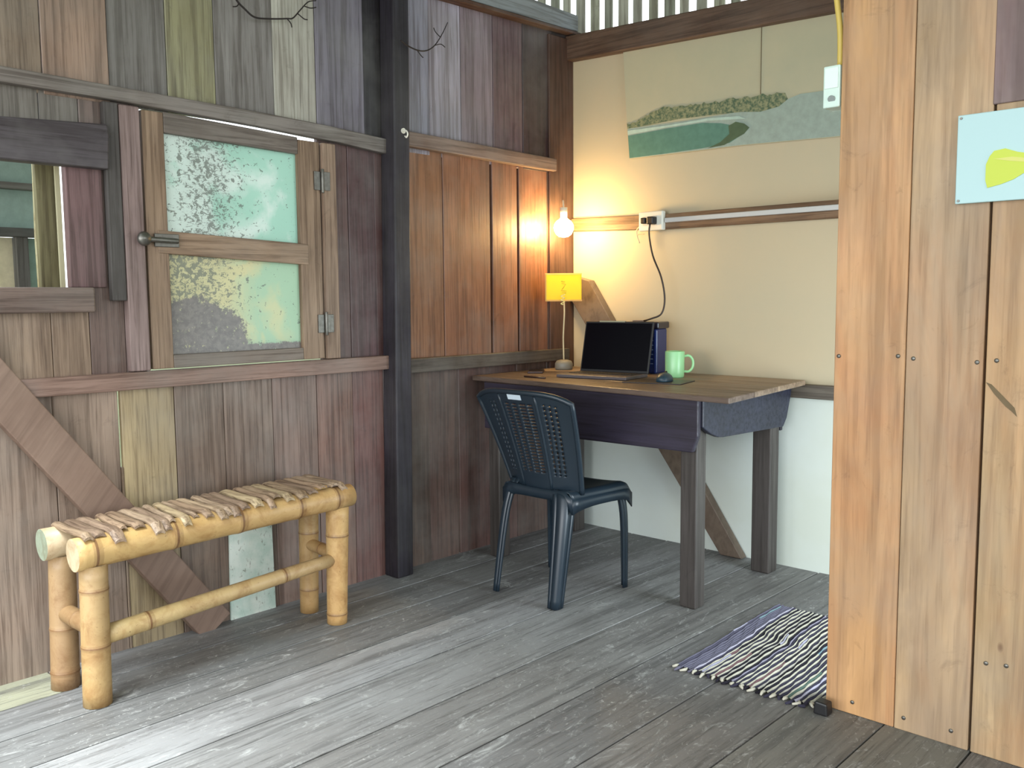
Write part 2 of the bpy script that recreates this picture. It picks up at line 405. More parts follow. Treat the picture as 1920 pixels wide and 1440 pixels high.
m = MB().ext([(.06,1.27),(.02,1.20),(.03,1.16),(.905,.002),(1.015,.002),(.15,1.25)], 'y', -.05, -.004, lin((112,98,84)))
struct(m.build('trim_10', W_diag, None, .004), 'slanted brown brace on the beige wall passing behind the desk', 'brace')

# ------------------------------------------------------------------ window 2 : casement with painted panes
FR = (146,122,100)
win = thing('window_2', (0, -1.88, .94), 'closed wooden window with two flaking mint painted panes', 'window'); struct(win)
f = MB(); f.box((-.022,-1.530,.937), (.032,-1.468,1.765), lin((150,126,106))); f.build('jamb', W_post, win, .004)
f = MB(); f.box((-.022,-2.303,.937), (.030,-2.236,1.797), lin((138,118,114))); f.build('jamb', W_post, win, .004)
s = MB()
s.box((-.02,-2.226,.940), (.022,-2.152,1.792), lin(FR)); s.box((-.02,-1.632,.940), (.022,-1.537,1.766), lin(FR))
s.build('stile', W_post, win, .003)
s = MB()
s.ext([(-2.152,1.727),(-1.632,1.712),(-1.632,1.774),(-2.152,1.795)], 'x', -.02, .022, lin((120,110,102)))
s.build('top_rail', W_rail_y, win, .003)
MB().ext([(-2.19,1.328),(-1.60,1.30),(-1.60,1.378),(-2.19,1.404)], 'x', -.02, .026, lin(FR)).build('middle_rail', W_rail_y, win, .003)
MB().box((-.02,-2.152,.940), (.022,-1.632,.985), lin((118,106,96))).build('bottom_rail', W_rail_y, win, .003)
q = MB().box((-.006,-2.152,1.36), (.002,-1.632,1.735), (1,1,1)).build('pane', M_pane_up, None)
def adopt(o, par):  # keep material coordinates in room space
    o.parent = par
    q = par; off = Vector((0,0,0))
    while q: off += Vector(q.location); q = q.parent
    o.location = Vector(o.location) - off
adopt(q, win); tag(q, 'upper pane, pale mint with scratched flakes')
q = MB().box((-.006,-2.152,.985), (.002,-1.632,1.345), (1,1,1)).build('pane', M_pane_lo, None); adopt(q, win); tag(q, 'lower pane with a big grey bare patch at left')
for z in (1.62, 1.075):
    h = MB(); h.box((.020,-1.566,z-.035), (.028,-1.536,z+.035), lin((150,140,122))); h.box((.030,-1.530,z-.035), (.036,-1.500,z+.035), lin((150,140,122)))
    h.tube([(.034,-1.5335,z-.045),(.034,-1.5335,z+.045)], .006, lin((160,152,140)), 10)
    h.build('hinge', M_metal, win, .001)
l = MB(); l.box((.024,-2.205,1.348), (.034,-2.12,1.392), lin((92,88,82)))
l.tube([(.045,-2.262,1.372),(.045,-2.13,1.368)], .009, lin((110,106,100)), 12)
l.build('latch', M_metal, win, .002)
l = MB(); l.lathe([(0,0),(.014,.001),(.02,.010),(.024,.02),(.018,.031),(0,.035)], (.03,-2.248,1.372), lin((120,116,110)), 20, Matrix.Rotation(PI/2, 4, 'Y')); l.build('latch_knob', M_metal, win)

# ------------------------------------------------------------------ window 1 : open opening at far left
w1 = thing('window_1', (0, -2.7, 1.13), 'open wooden window at the far left looking out to a teal wall', 'window'); struct(w1)
MB().ext([(-3.0,1.585),(-2.352,1.585),(-2.345,1.695),(-2.35,1.725),(-3.0,1.69)], 'x', 0, .05, lin((82,76,80))).build('header', W_rail_y, w1, .005)
MB().box((-.02,-3.0,1.135), (.06,-2.418,1.213), lin((104,88,80))).build('sill', W_rail_y, w1, .006)
MB().box((-.02,-2.472,1.213), (.012,-2.36,1.60), lin((112,86,86))).build('side_board', W_post, w1, .003)
MB().box((0,-3.06,1.10), (.03,-2.985,1.80), lin((84,80,78))).build('jamb', W_post, w1, .004)
MB().box((0,-2.352,1.17), (.03,-2.305,1.80), lin((84,80,78))).build('jamb', W_post, w1, .004)
sh = MB().box((-.16,-2.508,1.15), (-.14,-2.450,1.68), lin((132,126,92))).build('shutter', W_post, w1, .003)
MB().box((-.163,-2.449,1.15), (-.137,-2.432,1.68), lin((214,208,172))).build('shutter_edge', M_paint, sh, .002)
# the neighbouring hut seen through it
hut = thing('neighbour_hut', (-1.0, -2.9, -.7), 'teal walled hut with dark beam seen through the far left window', 'hut')
MB().box((-1.10,-4.4,1.45), (-1.06,-2.19,1.735), lin((160,186,178))).build('upper_wall', M_matte, hut)
MB().box((-1.10,-4.4,-.7), (-1.06,-2.27,1.43), lin((230,222,190))).build('lower_wall', M_matte, hut)
MB().box((-1.10,-2.268,-.7), (-1.06,-2.19,1.43), lin((160,190,180))).build('corner_wall', M_matte, hut)
MB().box((-1.055,-4.4,1.431), (-.99,-2.19,1.466), lin((84,88,88))).build('beam', W_rail_y, hut)
MB().box((-1.055,-4.4,1.622), (-1.01,-2.19,1.648), lin((120,122,118))).build('rail', W_rail_y, hut)
MB().box((-1.055,-2.29,-.7), (-1.005,-2.246,1.43), lin((110,110,108))).build('post', W_post, hut)
MB().tube([(-.9,-2.245,-.7),(-.9,-2.242,.6),(-.9,-2.25,1.42),(-.9,-2.242,1.9)], .008, lin((206,200,160)), 8).build('bamboo_pole', M_bam, hut)
MB().add([(-1.9,-4.4,2.02),(-1.02,-4.4,1.80),(-1.02,-2.1,1.76),(-1.9,-2.1,1.98),(-1.9,-4.4,2.04),(-1.02,-4.4,1.82),(-1.02,-2.1,1.78),(-1.9,-2.1,2.0)],[(0,3,2,1),(4,5,6,7),(0,1,5,4),(1,2,6,5),(2,3,7,6),(3,0,4,7)], lin((150,158,156))).build('roof', M_metal, hut)

# bright outdoors behind a broken low opening, put into a pale panel's colour
pp = thing('bright_gap_panel', (.004, -1.87, 0), 'pale panel standing in for a bright gap low behind the bench', 'panel')
q = MB().ext([(-1.972,.0),(-1.965,.335),(-1.79,.325),(-1.785,.0)], 'x', .002, .010, (1,1,1)).build('pale_sheet', None, None)
def patch_mat():
    t = N('bright_gap_colours'); co = t.coord(); n = t.noise(co, 9, 5, .6); s = t.noise(t.mapping(co, (60, 60, 30)), 1, 6, .75, .8)
    c = t.mix(t.ramp(n, .4, .6), lin((206,214,204)), lin((176,196,184))); c = t.mix(t.ramp(s, .58, .64, 0, .8), c, lin((116,118,104))); return t.fin(c, .6)
q.data.materials.append(patch_mat()); adopt(q, pp)

# ------------------------------------------------------------------ back wall
b = MB(); b.box((-.02, 0, .77), (2.45, .02, 2.42), (1,1,1)); wb = b.build('wall_back', M_beige, None); struct(wb, 'beige board wall behind the desk', 'wall')
b = MB(); b.box((-.02, 0, -.03), (2.45, .02, .768), (1,1,1)); q = b.build('wall_back_lower', M_pale, None); struct(q, 'pale painted lower part of the wall under the desk', 'wall')
def xrail(name, pts, y0, y1, col, label, bev=.004):
    return struct(MB().ext(pts, 'y', y0, y1, lin(col)).build(name, W_rail_x, None, bev), label, 'rail')
xrail('trim_11', [(.02,1.500),(.60,1.478),(2.4,1.472),(2.4,1.548),(.60,1.548),(.02,1.562)], -.03, 0, (128,100,74), 'brown batten across the beige wall carrying the outlet')
xrail('trim_12', [(.0,.738),(2.4,.738),(2.4,.797),(.0,.797)], -.03, 0, (104,96,86), 'grey lower batten of the back wall at desk height')
xrail('trim_13', [(.0,2.337),(1.4,2.276),(2.45,2.23),(2.45,2.35),(1.4,2.388),(.0,2.455)], -.05, .05, (96,74,60), 'dark beam along the top of the beige wall', .006)
# conduit along the batten
cd = MB().box((.592,-.048,1.507), (2.38,-.03,1.528), lin((188,188,186))).build('cable_conduit', M_dull, None, .003)
tag(cd, 'pale grey cable conduit running right from the wall outlet', 'conduit')
# upright slats above the beam with open sky between them
sv = thing('slatted_vent', (1.0, .10, 2.35), 'row of pale upright slats above the dark beam with sky between', 'vent')
x = -.30; k = 0
while x < 2.4:
    wd = .050 + .006*math.sin(k*2.3)
    MB().box((x, .085+.004*math.sin(k*1.7), 2.28), (x+wd, .097+.004*math.sin(k*1.7), 2.80), lin([(168,170,150),(150,154,138),(182,182,166),(160,160,146)][k % 4])).build('slat', W_post, sv, .002)
    x += .088; k += 1
MB().box((-.32, .10, 2.78), (2.45, .13, 2.82), lin((120,112,98))).build('top_batten', W_rail_x, sv, .003)

# ------------------------------------------------------------------ roof
m = MB(); n = 420; vs = []
for i in range(n+1):
    y = -4.7 + 5.2*i/n; z = 2.98 + .02*math.cos(2*PI*y/.08)
    vs += [(-.55, y, z - .10), (4.6, y, z + .30)]
m.add(vs, [(2*i, 2*i+2, 2*i+3, 2*i+1) for i in range(n)], (1,1,1), True)
cl = m.build('ceiling', M_roof); struct(cl, 'greenish corrugated roof sheets over the room', 'ceiling')
cl.modifiers.new('thick', 'SOLIDIFY').thickness = .002

# ------------------------------------------------------------------ partition on the right
m = MB(); YP = -1.184
pc = [(192,150,108),(178,150,118),(184,156,118),(184,154,114),(188,158,118),(204,170,120),(210,176,124),(206,170,120),(208,172,122),(206,170,120)]
px = [1.912, 2.104, 2.296, 2.49, 2.69, 2.89, 3.09, 3.29, 3.5, 3.7, 3.9]
for i in range(10):
    lo = px[i]+.0012; hi = px[i+1]-.0012
    if i == 2: m.box((lo, YP, .0), (hi, YP+.022, 1.62), lin(pc[i])); m.box((lo-.008, YP-.002, 1.62), (hi, YP+.022, 2.85), lin((124,104,106)))
    elif i == 1: m.box((lo, YP, .0), (hi-.004, YP+.022, 2.85), lin(pc[i]))
    else: m.box((lo, YP + random.uniform(0,.002), .0), (hi, YP+.022, 2.85), lin(pc[i]))
wr = m.build('wall_right', W_part, None, .0018, 1); struct(wr, 'light golden plank partition on the right', 'wall')
MB().box((2.26, YP+.0245, .0), (2.33, YP+.06, 2.85), lin((96,70,54))).build('backing_stud', W_post, wr, .003)  # backing strip added to keep daylight out of the board joint
st = MB().box((1.92, YP+.024, .0), (1.985, YP+.075, 2.85), lin((96,70,54))).build('backing_stud', W_post, wr, .003)
for x, z in [(1.926,1.002),(2.085,1.008),(2.124,1.003),(2.277,1.0),(2.321,1.006),(1.99,.036),(2.13,.036),(2.25,.04),(2.326,.243),(2.372,.249)]:
    k = MB().lathe([(0,0),(.0055,0),(.0055,.001),(.0035,.0022),(0,.0024)], (x, YP-.0005, z), lin((122,92,66)), 14, Matrix.Rotation(PI/2, 4, 'X')).build('nail', M_metal, wr)
k = MB().ext([(2.299,.952),(2.312,.947),(2.365,.893),(2.371,.872),(2.358,.885),(2.345,.895),(2.318,.925)], 'y', YP-.0012, YP+.001, lin((112,96,72))).build('gouge', M_matte, wr)
# junction box on the partition's end
jb = thing('junction_box', (1.888, YP+.03, 1.73), 'small white switch box on the edge of the plank partition', 'switch')
MB().box((1.864, YP-.002, 1.672), (1.910, YP+.060, 1.782), lin((206,226,216))).build('box', M_dull, jb, .003)
MB().box((1.869, YP-.005, 1.722), (1.906, YP-.002, 1.776), lin((222,236,230))).build('cover', M_dull, jb, .001)
MB().tube([(1.889, YP-.002, 1.695), (1.889, YP-.0055, 1.692)], .010, lin((150,158,156)), 20).build('knockout', M_dull, jb)
yc = MB().tube(smooth_path([(1.850,-1.155,2.60),(1.868,-1.158,2.2),(1.880,-1.158,2.0),(1.895,-1.158,1.88),(1.898,-1.158,1.783)]), .008, lin((212,186,96)), 10).build('yellow_cable', M_dull)
tag(yc, 'yellow cable dropping to the white switch box', 'cable')
# black door stop
db = MB().ext([(1.905,.0),(1.948,.0),(1.945,.036),(1.910,.038)], 'y', -1.250, -1.212, lin((26,26,28))).build('door_stop', M_dull, None, .005)
tag(db, 'small black block on the floor at the partition edge', 'door stop')

# sign
sg = thing('sign', (2.4, YP-.012, 1.5), 'pale blue sign board with a yellow leaf shape on the plank wall', 'sign')
MB().box((2.216, YP-.016, 1.389), (2.66, YP-.004, 1.602), lin((176,206,208))).build('sign_board', M_paint, sg, .002)
leaf = [(2.284,1.478),(2.292,1.497),(2.301,1.508),(2.325,1.511),(2.352,1.500),(2.385,1.492),(2.42,1.497),(2.45,1.505),(2.472,1.498),(2.478,1.48),(2.465,1.462),(2.44,1.452),(2.40,1.447),(2.367,1.450),(2.345,1.437),(2.318,1.428),(2.289,1.422),(2.284,1.44)]
lf = MB().ext(leaf, 'y', YP-.0185, YP-.015, lin((190,204,72))).build('leaf_shape', M_paint, sg); tag(lf, 'yellow green painted leaf shape')
MB().ext([(2.30,1.489),(2.34,1.490),(2.40,1.478),(2.46,1.484),(2.40,1.470),(2.34,1.480)], 'y', YP-.0195, YP-.018, lin((206,204,112))).build('leaf_vein', M_paint, lf)
for x, z in ((2.224,1.396),(2.224,1.594)):
    MB().tube([(x, YP-.0155, z), (x, YP-.019, z)], .003, lin((90,96,96)), 10).build('nail', M_metal, sg)

# ------------------------------------------------------------------ canvas
cv = thing('hanging_canvas', (.85, -.012, 2.05), 'unframed beige canvas painting of a lagoon beach above the desk', 'painting')
def flat(pts, y0, y1, col): return MB().ext(pts, 'y', y0, y1, lin(col))
back = flat([(.330,2.33),(1.80,2.268),(1.80,1.79),(1.371,1.799),(.962,1.815),(.369,1.822),(.352,2.0)], -.014, -.006, (196,182,142))
cvm = plaster('sun_faded_canvas', (180, 173, 146), (168, 166, 142), 2.5); back.build('canvas', cvm, cv)
land = flat([(.3585,1.965),(.687,1.957),(.96,1.958),(1.133,1.953),(1.175,1.978),(1.227,1.99),(1.37,1.985),(1.80,1.985),(1.80,1.792),(1.371,1.801),(.962,1.817),(.370,1.824)], -.0155, -.0135, (152,166,156)).build('painted_shore', M_matte, cv)
flat([(.362,1.930),(.588,1.936),(.768,1.936),(.86,1.922),(.935,1.90),(.969,1.883),(.955,1.855),(.905,1.832),(.769,1.825),(.58,1.824),(.371,1.826)], -.0165, -.015, (92,130,116)).build('painted_lagoon', M_matte, cv)
flat([(.36,1.955),(.60,1.950),(.80,1.952),(.95,1.940),(.98,1.925),(.80,1.941),(.60,1.942),(.361,1.936)], -.0170, -.0155, (174,196,184)).build('painted_surf', M_matte, cv)
# ragged tree line
top = [(.356,1.985),(.439,1.998),(.50,2.022),(.578,2.034),(.65,2.022),(.72,2.026),(.775,2.022),(.85,2.016),(.921,2.018),(.99,2.012),(1.054,2.018),(1.10,2.008),(1.161,2.004)]
bot = [(1.173,1.978),(1.133,1.953),(1.05,1.944),(.96,1.956),(.808,1.964),(.645,1.97),(.50,1.966),(.359,1.964)]
jag = []
for i in range(len(top)-1):
    for k in range(5):
        t = k/5; jag.append((top[i][0]+(top[i+1][0]-top[i][0])*t, top[i][1]+(top[i+1][1]-top[i][1])*t + random.uniform(-.007,.006)))
def tree_mat():
    t = N('painted_trees'); n = t.noise(t.mapping(t.coord(), (60, 1, 60)), 1, 5, .7)
    c = t.mix(t.ramp(n, .42, .58), lin((72, 92, 70)), lin((136, 138, 104))); return t.fin(c, .7)
flat(jag + [top[-1]] + bot, -.0175, -.015, (80,100,78)).build('painted_trees', tree_mat(), cv)
flat([(.90,1.905),(.935,1.918),(.975,1.905),(1.0,1.885),(.975,1.862),(.93,1.845),(.88,1.826),(.80,1.822),(.86,1.84),(.905,1.87)], -.0180, -.016, (82,98,74)).build('painted_shrub', M_matte, cv)
MB().box((1.048,-.0165,2.018), (1.051,-.0135,2.300), lin((110,100,78))).build('fold', M_matte, cv)

# ------------------------------------------------------------------ outlet, plugs, cords
ot = thing('wall_outlet', (.52, -.03, 1.515), 'white double wall outlet on the brown batten', 'outlet')
MB().box((.455,-.058,1.474), (.588,-.03,1.562), lin((206,206,196))).build('outlet_box', M_dull, ot, .005)
for x in (.497, .545):
    MB().box((x-.017,-.061,1.497), (x+.017,-.058,1.540), lin((190,190,180))).build('socket', M_dull, ot, .001)
pg = thing('hanging_cable', (.545, -.06, 1.5), 'black power cord hanging from the wall outlet to the navy box', 'cord')
MB().box((.527,-.098,1.500), (.561,-.062,1.535), lin((20,20,20))).build('plug', M_dull, pg, .005)
MB().box((.486,-.090,1.505), (.512,-.062,1.533), lin((20,20,20))).build('adapter', M_dull, pg, .005)
MB().tube(smooth_path([(.543,-.092,1.502),(.543,-.098,1.45),(.566,-.10,1.354),(.612,-.10,1.256),(.632,-.10,1.158),(.625,-.115,1.09),(.585,-.14,1.067),(.545,-.14,1.057)]), .0042, lin((34,20,16)), 8).build('cord', M_dull, pg)
wc = MB().tube(smooth_path([(.462,-.05,1.50),(.440,-.05,1.48),(.438,-.045,1.45),(.452,-.045,1.42)]), .0035, lin((216,190,150)), 8)
wc.tube(smooth_path([(.438,-.047,1.458),(.455,-.045,1.462),(.478,-.045,1.460)]), .0025, lin((216,190,150)), 8)
tag(wc.build('cord_stub', M_dull), 'short cream cord end curling at the outlet box', 'cord')

# ------------------------------------------------------------------ desk
DZ = .817
dk = thing('desk', (.68, -.42, 0), 'dark wooden desk with deep apron standing under the beige wall', 'desk')
quad = [(.022,-.740),(1.385,-.825),(1.290,-.040),(.022,-.040)]
def lerp(a, b, t): return tuple(a[i]+(b[i]-a[i])*t for i in range(len(a)))
for k, (t0_, t1_) in enumerate([(0,.30),(.303,.60),(.603,1)]):
    tc = [(108,92,82),(126,108,92),(146,126,106)][k]
    q = [lerp(quad[0],quad[3],t0_), lerp(quad[1],quad[2],t0_), lerp(quad[1],quad[2],t1_), lerp(quad[0],quad[3],t1_)]
    MB().ext(q, 'z', DZ-.022, DZ, lin(tc)).build('tabletop_board', W_desk, dk, .004)
MB().ext([(.13,.795),(1.228,.795),(1.228,.66),(1.205,.598),(.13,.590)], 'y', -.772, -.748, lin((50,45,60))).build('front_apron', W_desk, dk, .004)
side = [(-.747,.795),(-.747,.69),(-.69,.66),(-.635,.642),(-.60,.638),(-.12,.625),(-.09,.66),(-.055,.76),(-.05,.795)]
MB().ext(side, 'x', 1.212, 1.236, lin((40,42,58))).build('side_apron', W_desk, dk, .004)
MB().ext(side, 'x', .105, .128, lin((36,36,54))).build('side_apron', W_desk, dk, .004)
MB().box((.08,-.075,.60), (1.20,-.055,.795), lin((36,34,46))).build('back_apron', W_desk, dk, .004)
for x0_, x1_, y0_, y1_ in [(1.140,1.210,-.746,-.680),(1.120,1.203,-.165,-.090),(.130,.195,-.746,-.680),(.080,.155,-.165,-.090)]:
    top_ = .794
    MB().box((x0_,y0_,0), (x1_,y1_,top_), lin((70,65,62))).build('leg', W_leg, dk, .005)

# ------------------------------------------------------------------ things on the desk
def rotz(a, c): return Matrix.Translation(Vector(c)) @ Matrix.Rotation(a, 4, 'Z')
# lamp
L = Vector((.13, -.22, DZ)); ya = math.radians(40)
lp = thing('table_lamp', L, 'slim table lamp with yellow box shade in the corner', 'lamp')
MB().lathe([(0,0),(.040,0),(.044,.008),(.043,.030),(.036,.042),(.018,.048),(0,.049)], L, lin((128,124,112)), 28).build('base', M_dull, lp)
MB().tube(smooth_path([L+Vector((0,0,.045)), L+Vector((-.003,0,.16)), L+Vector((.004,0,.27)), L+Vector((.002,0,.352))]), .0038, lin((206,190,150)), 8).build('stem', M_dull, lp)
T = rotz(ya, L + Vector((0,0,.335))); s = MB(); W_, D_, H_ = .086, .05, .128; th = .003; yel = lin((248,232,70))
for a_, b_ in [((-W_,-D_,0),(W_,-D_+th,H_)),((-W_,D_-th,0),(W_,D_,H_)),((-W_,-D_,0),(-W_+th,D_,H_)),((W_-th,-D_,0),(W_,D_,H_))]:
    s.box(a_, b_, yel, T)
shade = s.build('lamp_shade', M_shade, lp, .001)
e = MB(); e.box((-W_-.002,-D_-.002,-.003),(W_+.002,-D_+.004,.004), lin((238,206,130)), T); e.box((-W_-.002,-D_-.002,H_-.004),(W_+.002,-D_+.004,H_+.003), lin((244,226,150)), T)
e.box((-W_-.002,-D_-.002,0),(-W_+.004,-D_+.004,H_), lin((240,214,120)), T); e.build('shade_trim', M_shade, shade)
pr = MB().tube([T @ Vector((u, -D_-.001, z)) for u, z in ((-.012,.092),(.006,.090),(-.010,.082),(.010,.078),(-.002,.060),(-.012,.048),(.014,.046),(-.008,.038),(.012,.036))], .0016, lin((186,182,80)), 6)
pr.build('shade_print', M_shade, shade)
hx = [T @ Vector((-.004+.009*math.cos(a), -D_-.012+.006*math.sin(a), .030-.0045*a/1.6)) for a in [i*.5 for i in range(36)]]
MB().tube(hx, .0024, lin((236,224,150)), 6).build('coil', M_dull, lp)
MB().tube([L+Vector((0,0,.352)), L+Vector((0,0,.40))], .012, lin((226,220,190)), 12).build('socket', M_dull, lp)
# bare bulb on the corner board
B = Vector((.115,-.20,1.505))
bb = thing('light_bulb', B, 'glowing bare bulb in the corner above the yellow lamp shade', 'light bulb')
MB().lathe([(0,-.048),(.021,-.044),(.037,-.032),(.046,-.014),(.048,.0),(.044,.017),(.034,.031),(.019,.040),(.013,.050)], B, (1,1,1), 28).build('glass', M_bulb, bb)
MB().tube([B+Vector((0,0,.046)), B+Vector((0,0,.095))], [.016,.019], lin((226,214,190)), 18).build('socket', M_dull, bb)
MB().tube(smooth_path([B+Vector((0,0,.09)), B+Vector((-.02,.02,.13)), B+Vector((-.07,.08,.12)), B+Vector((-.095,.12,.05))]), .004, lin((210,196,170)), 8).build('holder_arm', M_dull, bb)

# laptop
lt = thing('laptop', (.53,-.40,DZ), 'open laptop with black screen on the dark desk', 'laptop')
T = rotz(math.radians(8.6), (.53,-.353,DZ+.001))
MB().box((-.172,-.205,0),(.172,.0,.014), lin((84,76,78)), T).build('keyboard_base', M_dull, lt, .003)
kb = MB()
for r in range(5):
    for c_ in range(13): kb.box((-.155+c_*.024,-.125+r*.022,.0145),(-.155+c_*.024+.020,-.125+r*.022+.018,.0165), lin((26,26,30)), T)
kk = kb.build('keys', M_dull, lt); kk['kind'] = 'stuff'
T2 = T @ Matrix.Translation((0,.0,.012)) @ Matrix.Rotation(math.radians(-14), 4, 'X')
lid = MB().box((-.172,0,0),(.172,.010,.235), lin((20,20,24)), T2).build('lid', M_dull, lt, .003)
MB().box((-.165,-.0012,.012),(.165,.0,.226), lin((5,4,12)), T2).build('screen', plain('screen_glass', (4,3,9), .3, .12), lid)
MB().box((-.10,-.001,.231),(.03,.011,.237), lin((150,146,120)), T2).build('lid_edge', M_dull, lid)
# navy box
nb = thing('power_box', (.545,-.13,DZ), 'navy plastic box with black lid and slots behind the laptop', 'box')
T = rotz(math.radians(12), (.545,-.13,DZ))
MB().box((-.085,-.06,.0),(.085,.06,.205), lin((26,42,92)), T).build('body', M_gloss, nb, .008, 3)
MB().box((-.094,-.068,.205),(.094,.068,.236), lin((26,22,36)), T).build('lid', M_gloss, nb, .007, 3)
MB().box((-.055,-.02,.236),(-.0,.02,.242), lin((120,104,96)), T).build('lid_grip', M_dull, nb, .002)
for i in range(7):
    MB().box((.044,-.0625,.045+i*.021),(.066,-.0595,.049+i*.021), lin((100,116,150)), T).build('slot', M_dull, nb)
MB().box((.074,-.064,.004),(.080,-.059,.20), lin((38,56,120)), T).build('rib', M_gloss, nb)
# mug
MG = Vector((.795,-.262,DZ)); mg = thing('mug', MG, 'light green ceramic mug beside the navy box', 'mug')
M_mug = plain('mug_glaze', (150, 206, 150), .3, .5)
MB().lathe([(0,.001),(.036,.0),(.040,.004),(.041,.02),(.042,.112),(.0405,.115),(.039,.112),(.037,.012),(0,.008)], MG, (1,1,1), 36).build('cup', M_mug, mg)
hd = Vector((.72,.69,0)).normalized()
MB().tube(smooth_path([MG+hd*.040+Vector((0,0,.092)), MG+hd*.062+Vector((0,0,.094)), MG+hd*.078+Vector((0,0,.075)), MG+hd*.078+Vector((0,0,.045)), MG+hd*.062+Vector((0,0,.026)), MG+hd*.040+Vector((0,0,.026))]), .0055, (1,1,1), 10).build('handle', M_mug, mg)
# mouse pad and mouse
mp = MB().ext([(.76,-.60),(1.005,-.54),(.965,-.37),(.735,-.42)], 'z', DZ, DZ+.004, lin((40,34,36))).build('mouse_pad', M_dull, None, .001); tag(mp, 'thin dark mouse pad beneath the mouse on the desk', 'mouse pad')
ms = thing('computer_mouse', (.885,-.475,DZ+.004), 'dark blue computer mouse on the thin pad', 'mouse')
m = MB(); rows = []; n = 9; K = 16
for i in range(n):
    t = i/(n-1); yy = -.052 + .104*t; ww = .033*math.sin(PI*(.08+.84*t))**.45; hh = .036*math.sin(PI*(.10+.80*t))**.6
    rows.append([(ww*math.cos(PI*k/(K-1)), yy, hh*math.sin(PI*k/(K-1))**.8) for k in range(K)])
T = rotz(math.radians(18), (.885,-.475,DZ+.0045))
m.add([T @ Vector(v) for r in rows for v in r], [(i*K+k, i*K+k+1, (i+1)*K+k+1, (i+1)*K+k) for i in range(n-1) for k in range(K-1)] + [tuple(range(K)), tuple((n-1)*K+k for k in range(K-1,-1,-1))] + [tuple([i*K for i in range(n)] + [i*K+K-1 for i in range(n-1,-1,-1)])], lin((34,56,68)), True)
m.build('body', M_dull, ms)
MB().tube([T @ Vector((-.004,.022,.033)), T @ Vector((.004,.022,.033))], .007, lin((16,16,18)), 12).build('scroll_wheel', M_dull, ms)
# phone
T = rotz(math.radians(38), (.14,-.435,DZ)); ph = thing('phone', (.14,-.435,DZ), 'small dark phone lying flat near the left end of the desk', 'phone')
MB().box((-.036,-.07,0),(.036,.07,.009), lin((54,32,32)), T).build('case', M_dull, ph, .003)
MB().box((-.033,-.066,.009),(.033,.066,.0098), lin((40,26,28)), T).build('screen', M_gloss, ph)
# pen
pn = MB().tube([(.268,-.655,DZ+.004),(.40,-.665,DZ+.004)], .004, lin((60,40,34)), 8).build('pen', M_dull); tag(pn, 'thin dark pen lying at the front of the desk', 'pen')

# ------------------------------------------------------------------ plastic chair
ch = thing('plastic_chair', (.67,-.90,0), 'dark green plastic chair with slotted back pulled up to the desk', 'chair')
CH = lin((30,42,54)); M_chair = plain('chair_plastic', (28,40,50), .34, .5)
SZ = .435
def back_pt(u, v):
    v_ = v
    hw = .178 + .062*v_**1.0
    cx = .672 - .016*v_
    z = SZ - .01 + (.815 - SZ + .01)*v_ - .035*(abs(u)**4)*v_ 
    y = -1.020 - .085*v_ - .03*v_*v_ + .050*u*u
    return Vector((cx + u*hw, y, z))
def hole(i, j, nu, nv):
    u = -1 + 2*(i+.5)/nu; v = (j+.5)/nv
    if v < .17 or v > .90: return False
    if abs(u) > .84 or .34 < abs(u) < .44: return False
    if abs(u) < .34: return j % 2 == 0 and abs(abs(u)-.17) > .02 and abs(u) > .03 and abs(u) < .31
    return .5 < abs(u) < .76 and i % 3 == 0 and j % 3 != 0
m = MB(); nu, nv = 60, 62
vs = [back_pt(-1+2*i/nu, j/nv) for j in range(nv+1) for i in range(nu+1)]
fs = [(j*(nu+1)+i, j*(nu+1)+i+1, (j+1)*(nu+1)+i+1, (j+1)*(nu+1)+i) for j in range(nv) for i in range(nu) if not hole(i, j, nu, nv)]
m.add(vs, fs, CH, True)
bk = m.build('backrest', M_chair, ch); sd = bk.modifiers.new('thick', 'SOLIDIFY'); sd.thickness = .006; sd.offset = 0
rim = MB().tube([back_pt(-1, j/16) for j in range(17)] + [back_pt(-1+2*i/20, 1) for i in range(1, 20)] + [back_pt(1, 1-j/16) for j in range(17)], .0105, CH, 10)
rim.tube([back_pt(-.39, .02+.95*j/12) + Vector((0,-.003,0)) for j in range(13)], .006, CH, 8); rim.tube([back_pt(.39, .02+.95*j/12) + Vector((0,-.003,0)) for j in range(13)], .006, CH, 8)
rim.build('back_frame', M_chair, ch)
q = MB()
a0, a1, a2, a3 = back_pt(-.16,.925), back_pt(.13,.925), back_pt(.13,.985), back_pt(-.16,.985)
nrm = Vector((0,-.0055,0)); q.add([a+nrm for a in (a0,a1,a2,a3)] + [a+nrm*1.3 for a in (a0,a1,a2,a3)], [(0,1,2,3),(4,7,6,5),(0,4,5,1),(1,5,6,2),(2,6,7,3),(3,7,4,0)], lin((190,204,214)))
tag(q.build('sticker', M_dull, ch), 'small white sticker on the top rail')
# seat: rounded sheet with a turned-down rim
m = MB(); nu, nv = 24, 24; vs = []
def seat_pt(u, v):
    hw = .180 + .032*v; cx = .672
    x = cx + u*hw; y = -1.03 + .36*v; z = SZ + .008*u*u - .012*(1-u*u)*math.sin(PI*v)
    e = max(0, abs(u)-.86)/.14; z -= .03*e*e
    e2 = max(0, v-.82)/.18; z -= .028*e2*e2
    if v > .75: x = cx + u*hw*(1-.10*((v-.75)/.25)**2)
    return Vector((x, y, z))
vs = [seat_pt(-1+2*i/nu, j/nv) for j in range(nv+1) for i in range(nu+1)]
m.add(vs, [(j*(nu+1)+i, j*(nu+1)+i+1, (j+1)*(nu+1)+i+1, (j+1)*(nu+1)+i) for j in range(nv) for i in range(nu)], CH, True)
se = m.build('seat', M_chair, ch); sd = se.modifiers.new('thick', 'SOLIDIFY'); sd.thickness = .006; sd.offset = -1
m = MB()   # apron skirt
